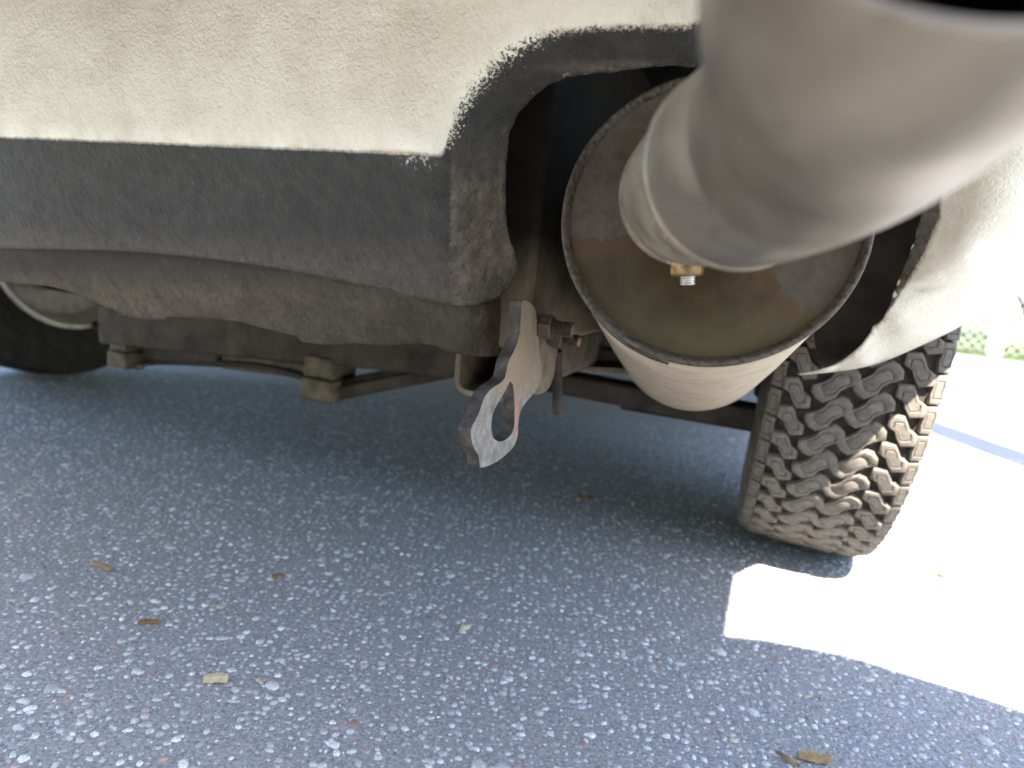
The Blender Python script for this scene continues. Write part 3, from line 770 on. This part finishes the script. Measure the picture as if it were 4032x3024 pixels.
    dn = P(2707, 1130, .388) - P(2707, 1028, .385); dn /= np.linalg.norm(dn)
    hexnut('clamp_nut', nb - dn * .001, dn, .0094, .0088, 'zinc', tp, .15)
    thread('clamp_bolt', nb + dn * .0078, dn, .0042, .0045, .0013, 'brass', tp)

def build_wheels():
    Rt, Wd = .32, .176
    Wc = K(.092, 1.14, Rt + .001)
    def wheel(c, A, kx, blocks, tyre_mat, side_mat, inner):
        prof = [(-.076, Rt - .028), (-.073, Rt - .014), (-.064, Rt - .0085), (-.03, Rt - .0045), (0, Rt - .004), (.03, Rt - .0045), (.064, Rt - .0085), (.073, Rt - .014), (.076, Rt - .028)]
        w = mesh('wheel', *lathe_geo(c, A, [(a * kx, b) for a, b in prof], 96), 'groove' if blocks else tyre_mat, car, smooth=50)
        fix_normals(w)
        for s in (-1, 1):
            sp = [(s * .0735, Rt - .0115), (s * .078, Rt - .019), (s * .0825, Rt - .034), (s * .0865, Rt - .062), (s * .0875, Rt - .08), (s * .083, Rt - .102), (s * .075, .203), (s * .070, .196), (s * .062, .19)]
            fix_normals(mesh('sidewall', *lathe_geo(c, A, [(a * kx, b) for a, b in sp], 96), side_mat, w, smooth=50))
            rp = [(s * .079, .207), (s * .083, .204), (s * .082, .197), (s * .074, .193), (s * .066, .186), (s * .03, .178), (s * .02, .16), (s * .018, .06), (s * .018, .001)]
            fix_normals(mesh('rim', *lathe_geo(c, A, [(a * kx, b) for a, b in rp], 72), 'rim', w, smooth=40))
        # brake drum on the car side
        dp = [(inner * .015, .001), (inner * .10, .001), (inner * .10, .12), (inner * .09, .128), (inner * .02, .128)]
        fix_normals(mesh('brake_drum', *lathe_geo(c, A, dp, 48), 'under', w, smooth=40))
        return w
    CB = math.radians(2.4); AX = U * math.cos(CB) - Z * math.sin(CB); ZP = Z * math.cos(CB) + U * math.sin(CB); KX = 1.06
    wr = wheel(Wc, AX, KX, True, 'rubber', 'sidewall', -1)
    tag(wr, 'wheel with a chunky zigzag block tread, half in sun')
    # tread blocks, sharing four meshes
    bone = [(-.0225, -.0035), (-.0195, -.0100), (-.0075, -.0118), (.0000, -.0078), (.0085, -.0078), (.0180, -.0100), (.0225, -.0040), (.0225, .0035), (.0195, .0100), (.0075, .0118), (.0000, .0078), (-.0085, .0078), (-.0180, .0100), (-.0225, .0040)]
    zig = [(-.0112, .0130), (-.0010, .0146), (.0026, .0078), (.0052, .0016), (.0112, -.0020), (.0116, -.0120), (.0020, -.0150), (-.0026, -.0078), (-.0052, -.0012), (-.0114, .0024)]
    shoulder = [(-.0062, -.0135), (.0050, -.0145), (.0062, -.004), (.0050, .004), (.0060, .0135), (-.0050, .0145), (-.0064, .006), (-.0052, -.004)]
    def block_geo(poly, h=.0074):
        poly = [(x * 1.06 * 1.07, y * 1.10) for x, y in poly]
        n = len(poly); vs = []; fs = []
        for sc, z in ((1.02, 0), (1.0, h - .0010), (.97, h - .0003), (.91, h), (.66, h), (.60, h - .0014), (.54, h)):
            vs += [(x * sc, y * sc, z) for x, y in poly]
        for i in range(6):
            for k in range(n): fs.append((i * n + k, i * n + (k + 1) % n, (i + 1) * n + (k + 1) % n, (i + 1) * n + k))
        fs.append(tuple(6 * n + k for k in range(n)))
        return vs, fs
    def block_mesh(geo):
        me = bpy.data.meshes.new('tread_block'); me.from_pydata(geo[0], [], geo[1]); me.update()
        me.polygons.foreach_set('use_smooth', [True] * len(me.polygons)); me.set_sharp_from_angle(angle=math.radians(50))
        me.materials.append(MAT['rubber']); return me
    def rot(poly, a):
        c, s_ = math.cos(a), math.sin(a); return [(x * c - y * s_, x * s_ + y * c) for x, y in poly]
    gB, gZ = block_geo(rot(bone, math.radians(43))), block_geo([(x * 1.2, y * 1.09) for x, y in zig[::-1]])
    gS, gS2 = block_geo(shoulder), block_geo([(-x, y) for x, y in shoulder][::-1])
    NP = 58
    cols = [(-.0705, gS, .40, .0030), (-.0515, gZ, .92, .0004), (-.0180, gB, .40, .0), (.0180, gB, .04, .0), (.0515, gZ, .52, .0004), (.0705, gS2, .05, .0030)]
    cb = np.array(car.location); rest_v = []; rest_f = []; spots = []
    for a, geo, ph, drop in cols:
        me = block_mesh(geo)
        crown = .0040 + (a / .06) ** 2 * .002
        tilt = -a * .10 - (.26 if a > .06 else -.26 if a < -.06 else 0)
        for k in range(NP):
            th = 2 * math.pi * (((k + ph) / NP + .5) % 1.0 - .5)      # 0 at the rear, growing downwards
            spots.append((abs(th - .25), th, a, geo, me, drop, crown, tilt))
    spots.sort(key=lambda q: q[0])
    for i_, (_, th, a, geo, me, drop, crown, tilt) in enumerate(spots):
        out = -V * math.cos(th) - ZP * math.sin(th)
        ctr = Wc + AX * a * KX + out * (Rt - crown - .0022 - drop)
        axu = AX * math.cos(tilt) + out * math.sin(tilt); nn = out * math.cos(tilt) - AX * math.sin(tilt)
        yv = np.cross(nn, axu)
        if i_ < 300:
            o = bpy.data.objects.new('tread_block', me); COL.objects.link(o); o.parent = wr
            o.matrix_local = Matrix(((axu[0], yv[0], nn[0], ctr[0] - cb[0]), (axu[1], yv[1], nn[1], ctr[1] - cb[1]), (axu[2], yv[2], nn[2], ctr[2] - cb[2]), (0, 0, 0, 1)))
        else:
            k0 = len(rest_v); rest_v += [ctr + axu * p[0] + yv * p[1] + nn * p[2] for p in geo[0]]; rest_f += [tuple(q + k0 for q in f) for f in geo[1]]
    tag(mesh('hidden_tread', rest_v, rest_f, 'rubber', wr, 50), kind='stuff')
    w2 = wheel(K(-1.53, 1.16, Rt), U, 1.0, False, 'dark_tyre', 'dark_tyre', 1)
    tag(w2, 'dark wheel in the shade at the other end of the axle')
    tube('valve_stem', [on_u(395, 1290, -1.43), on_u(375, 1275, -1.445)], .008, 'dark', w2, 12)
    # axle and suspension
    tube('axle_tube', [K(-1.44, 1.16, .30), K(-.9, 1.16, .295), K(-.5, 1.14, .30), K(0.0, 1.14, .31)], .037, 'under', car, 24)
    # cross member below the tray
    def beam(name, a, b, w, h, mat, bv=.004):
        a, b = np.asarray(a), np.asarray(b); d = b - a; L = np.linalg.norm(d); d /= L
        hz = np.cross(Z, d); hz /= np.linalg.norm(hz); vv = np.cross(d, hz)
        return box(name, (a + b) / 2, d, hz, vv, (L, w, h), mat, car, bv)
    beam('cross_member', P(440, 1275, 1.14), P(1960, 1395, .86), .05, .06, 'under')
    beam('cross_member_flange', P(520, 1310, 1.13), P(1980, 1425, .87), .035, .012, 'under', .002)
    beam('leaf_spring', P(560, 1385, 1.16), P(905, 1400, 1.08), .05, .032, 'under')
    beam('track_rod', P(880, 1418, 1.08), P(1300, 1470, .98), .022, .024, 'plate', .006)
    beam('spring_leaf', P(1330, 1545, .96), P(1860, 1440, .92), .045, .018, 'under')
    beam('spring_leaf', P(1330, 1515, .97), P(1880, 1415, .93), .045, .014, 'under')
    for (x, y, d, w, h) in ((527, 1370, 1.14, .038, .055), (1300, 1485, .97, .046, .062)):
        sp = box('spring_plate', P(x, y, d), U, V, Z, (w, .06, h), 'plate', car, .004)
        box('plate_step', P(x - 6, y + 40, d - .012), U, V, Z, (w * 1.05, .06, h * .45), 'plate', sp, .003)
        for k in (-1, 1): hexnut('plate_nut', P(x + 24 * k, y + 62, d - .03), -Z, .007, .008, 'bolt', sp)
    for k in range(7):
        hexnut('cross_member_bolt', P(640 + 190 * k, 1308 + 18 * k, 1.075 - .03 * k), -V, .008, .006, 'bolt', car, .3 * k)
    tube('brake_pipe', smooth_line([P(430, 1330, 1.13), P(640, 1350, 1.10), P(900, 1372, 1.05), P(1180, 1395, .99), P(1500, 1420, .93), P(1850, 1430, .88)], .03), .004, 'bolt', car, 8)
    tube('brake_hose', smooth_line([P(380, 1290, 1.45), P(450, 1345, 1.35), P(500, 1330, 1.22), P(540, 1310, 1.14)], .02), .006, 'dark', car, 8)
    tube('handbrake_cable', smooth_line([P(600, 1425, 1.12), P(1000, 1440, 1.03), P(1250, 1500, .96), P(1500, 1510, .93), P(1800, 1450, .90)], .03), .0045, 'dark', car, 8)
    # members on the wheel side
    beam('cross_beam', P(2150, 1388, .98), P(2760, 1440, .94), .03, .028, 'liner')
    beam('beam_edge', P(2150, 1440, .95), P(2700, 1466, .92), .03, .007, 'rail', .001)
    beam('lower_leaf', P(2150, 1490, 1.06), P(3010, 1648, .93), .055, .030, 'liner')
    beam('lower_leaf', P(2470, 1580, 1.03), P(3010, 1668, .93), .055, .018, 'under')

def build_far():
    # fence line beyond the car park
    base = G(3908, 1405); dirn = np.array([.93, -.36, 0]); dirn /= np.linalg.norm(dirn)
    f = empty('chain_link_fence', base); tag(f, 'white chain link fence along the edge of the grass', 'fence')
    H = 1.5
    for s in (-4.2, -2.1, 0, .52, 2.1):
        p = base + dirn * s
        tube('post', [p, p + Z * H], .055 if s == 0 else .035, 'fence', f, 16)
    tube('brace', [base + Z * .62, base + dirn * .50 + Z * .12], .03, 'fence', f, 12)
    tube('top_rail', [base - dirn * 4.2 + Z * (H - .03), base + dirn * 2.1 + Z * (H - .03)], .024, 'fence', f, 12)
    vs = []; fs = []
    nrm = np.cross(dirn, Z)
    c = .075
    for sgn in (1, -1):
        for k in range(int((6.3 + H) / c)):
            s0 = -4.2 + k * c - (H if sgn > 0 else 0)
            a = np.array([s0, .03]); b = np.array([s0 + H, .03 + H])
            if sgn < 0: a = np.array([s0, .03 + H]); b = np.array([s0 + H, .03])
            a, b = sorted((a, b), key=lambda q: q[0])
            if b[0] < -4.2 or a[0] > 2.1: continue
            def clip(p, q):
                if p[0] < -4.2: p = p + (q - p) * ((-4.2 - p[0]) / (q[0] - p[0]))
                if q[0] > 2.1: q = p + (q - p) * ((2.1 - p[0]) / (q[0] - p[0]))
                return p, q
            a, b = clip(a, b)
            g = tube_geo([base + dirn * a[0] + Z * a[1] + nrm * .004 * sgn, base + dirn * b[0] + Z * b[1] + nrm * .004 * sgn], .0022, 4, (False, False), nrm)
            k0 = len(vs); vs += g[0]; fs += [tuple(i + k0 for i in q) for q in g[1]]
    mesh('wire_mesh', vs, fs, 'wire', f)
    # lawn
    e0 = base - dirn * 30 + nrm * 0; far = np.array([.36, .93, 0])
    pts = [e0 - far * .25, base + dirn * 30 - far * .25, base + dirn * 30 + far * 60, e0 + far * 60]
    o = mesh('lawn', [np.array([p[0], p[1], .006]) for p in pts], [(0, 1, 2, 3)], 'grass', None, 0); tag(o, 'sunlit lawn behind the fence', kind='structure')
    rg = np.random.default_rng(5); N = 26000
    s = rg.uniform(-4.5, 2.6, N); t = rg.uniform(-.25, 5., N) ** 1.0
    c = base[None] + dirn[None] * s[:, None] + far[None] * t[:, None]; c[:, 2] = 0
    h = rg.uniform(.02, .07, N) * np.where((t > .5) & (t < 1.6), 1.6, 1); an = rg.uniform(0, 6.28, N); w = .004
    dx = np.stack([np.cos(an) * w, np.sin(an) * w, 0 * an], 1); tip = np.stack([rg.normal(0, .015, N), rg.normal(0, .015, N), h], 1)
    vv = np.stack([c - dx, c + dx, c + tip], 1).reshape(-1, 3); ff = np.arange(3 * N).reshape(-1, 3)
    o = mesh('grass_blades', vv, ff, 'blade', None, 0); tag(o, 'short green grass along the fence', 'grass', kind='stuff')
    # a low shed, a hedge and a tree beyond
    sb = base + far * 14 - dirn * 1.5
    sh = empty('garden_shed', sb); tag(sh, 'pale shed with a green roof beyond the lawn', 'shed')
    box('wall', sb + Z * 1.1, dirn, far, Z, (5, 3, 2.2), 'wall', sh, .01, None)
    slab('roof', [sb - dirn * 2.8 + Z * 2.2 - far * 1.8, sb - dirn * 2.8 + Z * 3.3, sb - dirn * 2.8 + Z * 2.2 + far * 1.8], dirn * 5.6, 'roof', sh, (), .01)
    box('door', sb - far * 1.52 + Z * 1.0 + dirn * .6, dirn, far, Z, (.9, .05, 2.0), 'roof', sh, .01)
    def leaves(c, rx, rz, N, sz, seed):
        rg = np.random.default_rng(seed); q = rg.normal(0, 1, (N, 3)); q /= np.linalg.norm(q, axis=1)[:, None]
        q *= (rg.random(N) ** .45)[:, None] * (1 + .25 * np.sin(q[:, :1] * 7 + q[:, 1:2] * 5)); q = q * np.array([rx, rx, rz]) + c
        a = rg.normal(0, 1, (N, 3)); a /= np.linalg.norm(a, axis=1)[:, None]; b = np.cross(a, rg.normal(0, 1, (N, 3))); b /= np.linalg.norm(b, axis=1)[:, None]
        vv = np.stack([q - a * sz, q + b * sz * .5, q + a * sz, q - b * sz * .5], 1).reshape(-1, 3)
        return vv, np.arange(4 * N).reshape(-1, 4)
    tb = base + far * 2.6 + dirn * .75
    t = empty('garden_tree', tb); tag(t, 'brown trunked tree behind the fence brace', 'tree')
    tube('trunk', [tb, tb + Z * .6 + dirn * .05, tb + Z * 1.5, tb + Z * 3 + dirn * .1], [.24, .19, .16, .09], 'bark', t, 20)
    for k in range(5):
        a = k * 1.3; tube('limb', [tb + Z * (1.6 + .2 * k), tb + Z * (2.5 + .2 * k) + np.array([math.cos(a), math.sin(a), 0]) * 1.0], [.06, .02], 'bark', t, 10)
    mesh('crown', *leaves(tb + Z * 3.4, 1.7, 1.2, 9000, .06, 3), 'foliage', t, 0)
    for k, (s_, t_, r, lab) in enumerate(((1.6, 2.2, .5, 'low leafy shrub beside the tree trunk'), (-3.2, 9, .9, 'round shrub in front of the pale shed'))):
        b = base + dirn * s_ + far * t_
        e = empty('shrub', b); tag(e, lab, 'shrub')
        mesh('foliage', *leaves(b + Z * r * .8, r, r * .8, 5000, .04, 8 + k), 'foliage', e, 0)
        tube('stem', [b, b + Z * r], [.03, .015], 'bark', e, 8)

def build_shadow_post():  # unseen post, added to cast the shadow strip on the sunlit asphalt
    b = K(1.62, .12, 0); p = empty('shadow_post', b); tag(p, 'unseen grey steel post added to cast a shadow strip on the asphalt', 'shadow caster')
    tube('shadow_pole', [b, b + Z * .5, b + Z * 4.2], [.10, .085, .08], 'wire', p, 20)
    tube('base_flange', [b + Z * .001, b + Z * .03], .1, 'wire', p, 20)
    tube('arm', [b + Z * 4.15, b + Z * 4.3 - V * .4], .024, 'wire', p, 12)
    box('shadow_post_head', b + Z * 4.32 - V * .6, U, V, Z, (.2, .5, .09), 'fence', p, .02)

def build_light_blockers():
    # unseen board on two posts, added between sun and car to shade the foreground
    b = K(.45, -.52, 0); e = empty('sun_blocker_board', b); tag(e, 'unseen board on two posts added to shade the ground behind the car', 'sun blocker')
    c = [K(-.30, -.531, 1.075), K(1.20, -.531, 1.075), K(1.20, -.531, 1.61), K(-.30, -.531, 1.61)]
    pan = slab('sun_blocker_panel', c, V * .012, 'twig', e, (), .003)
    for s_ in (-1, 1):
        box('post', K(.45 + s_ * .70, -.56, .81), U, V, Z, (.07, .05, 1.62), 'bark', e, .004)  # added posts of the unseen sun blocker
        box('blocker_frame_bar', K(.45, -.513, 1.34 + s_ * .24), U, V, Z, (1.48, .012, .05), 'bark', pan, .003)
    # unseen hedge, added to block low sky from the ground under the car
    hb = K(-.2, -2.6, 0); h = empty('sky_blocker_hedge', hb); tag(h, 'unseen tall green hedge added behind the car to block low sky', 'sky blocker')
    box('sky_blocker_core', hb + Z * .93, U, V, Z, (7.0, .5, 1.84), 'foliage', h, .06)
    rg = np.random.default_rng(4); N = 9000
    q = rg.uniform(-.5, .5, (N, 3)); k = rg.integers(0, 3, N); sg = np.sign(q[np.arange(N), k]); q[np.arange(N), k] = sg * .5
    ctr = hb[None] + Z[None] * .95 + U[None] * (q[:, :1] * 7.06) + V[None] * (q[:, 1:2] * .56) + Z[None] * (q[:, 2:] * 1.88) + rg.normal(0, .02, (N, 3))
    ctr = ctr[ctr[:, 2] > .03]; N = len(ctr)
    a = rg.normal(0, 1, (N, 3)); a /= np.linalg.norm(a, axis=1)[:, None]; b2 = np.cross(a, rg.normal(0, 1, (N, 3))); b2 /= np.linalg.norm(b2, axis=1)[:, None]
    vv = np.stack([ctr - a * .025, ctr + b2 * .012, ctr + a * .025, ctr - b2 * .012], 1).reshape(-1, 3)
    mesh('leaves', vv, np.arange(4 * N).reshape(-1, 4), 'foliage', h, 0)

def build_litter():
    def chip(name, x, y, lx, ly, hz, ang, mat, label, cat, bend=0.0, n=7, seed=0):
        """flat irregular splinter lying on the ground at picture point x, y"""
        rg = np.random.default_rng(seed + int(x)); c = G(x, y); ca, sa = math.cos(ang), math.sin(ang)
        ex = np.array([ca, sa, 0]); ey = np.array([-sa, ca, 0]); vs = []; fs = []
        for i in range(n):
            t = i / (n - 1); s = (t - .5) * lx
            w = ly * .5 * (.72 + .28 * math.sin(math.pi * t)) * rg.uniform(.85, 1.12); w *= .55 if i in (0, n - 1) and name != 'wood_block' else 1
            o = c + ex * s + ey * (bend * (t - .5) ** 2 * lx + rg.normal(0, ly * .04)) + Z * (.0016 + hz * .15 * math.sin(3 * t))
            h = hz * rg.uniform(.8, 1.1)
            vs += [o - ey * w, o + ey * w, o + ey * w * .8 + Z * h, o - ey * w * .75 + Z * h * 1.05]
        for i in range(n - 1):
            for k in range(4): fs.append((4 * i + k, 4 * i + (k + 1) % 4, 4 * i + 4 + (k + 1) % 4, 4 * i + 4 + k))
        fs += [(0, 1, 2, 3), tuple(4 * (n - 1) + k for k in (3, 2, 1, 0))]
        o = fix_normals(mesh(name, vs, fs, mat, None, 30, loc=c)); return tag(o, label, cat)
    chip('wood_chip', 402, 2240, .030, .006, .0035, -.35, 'wood', 'long narrow brown wood chip on the asphalt near two pinkish stones', 'wood chip')
    chip('wood_block', 850, 2688, .019, .0072, .005, .16, 'palewood', 'small squared pale wood block lying flat on the shaded asphalt', 'wood chip')
    chip('wood_splinter', 1022, 2693, .009, .0022, .0015, -.6, 'palewood', 'tiny pale splinter just beside the squared wood block', 'wood chip')
    chip('wood_chip', 1832, 2482, .011, .005, .004, .6, 'palewood', 'stubby tan wood chip alone in the shaded asphalt', 'wood chip')
    chip('bark_chip', 3205, 2998, .026, .008, .005, -.12, 'wood', 'rough tan bark chip with split ends beside a twig', 'bark chip')
    chip('twig', 3098, 3000, .020, .0032, .003, -.85, 'twig', 'short dark twig end next to the rough bark chip', 'twig', .15)
    chip('dead_leaf', 1092, 2275, .013, .007, .002, .7, 'leaf', 'small dark brown dead leaf scrap on the asphalt', 'leaf')
    chip('dead_leaf', 2305, 1964, .030, .012, .003, .1, 'leaf', 'yellow brown dead leaf in the dark shadow under the car', 'leaf')
    chip('red_flake', 585, 2457, .018, .007, .002, .35, 'leaf', 'reddish brown flake on the asphalt left of the tow hook', 'leaf')
    chip('dead_leaf', 3703, 2272, .011, .006, .002, 2.2, 'leaf', 'curled brown leaf on the blazing sunlit asphalt', 'leaf')
    chip('dry_stalk', 3180, 2752, .010, .0018, .0015, .5, 'palewood', 'thin pale dry stalk on the asphalt below the shadow edge', 'stalk')

build_ground(); build_body(); build_cavity(); build_hook(); build_muffler(); build_wheels(); build_litter(); build_shadow_post(); build_far(); build_light_blockers()
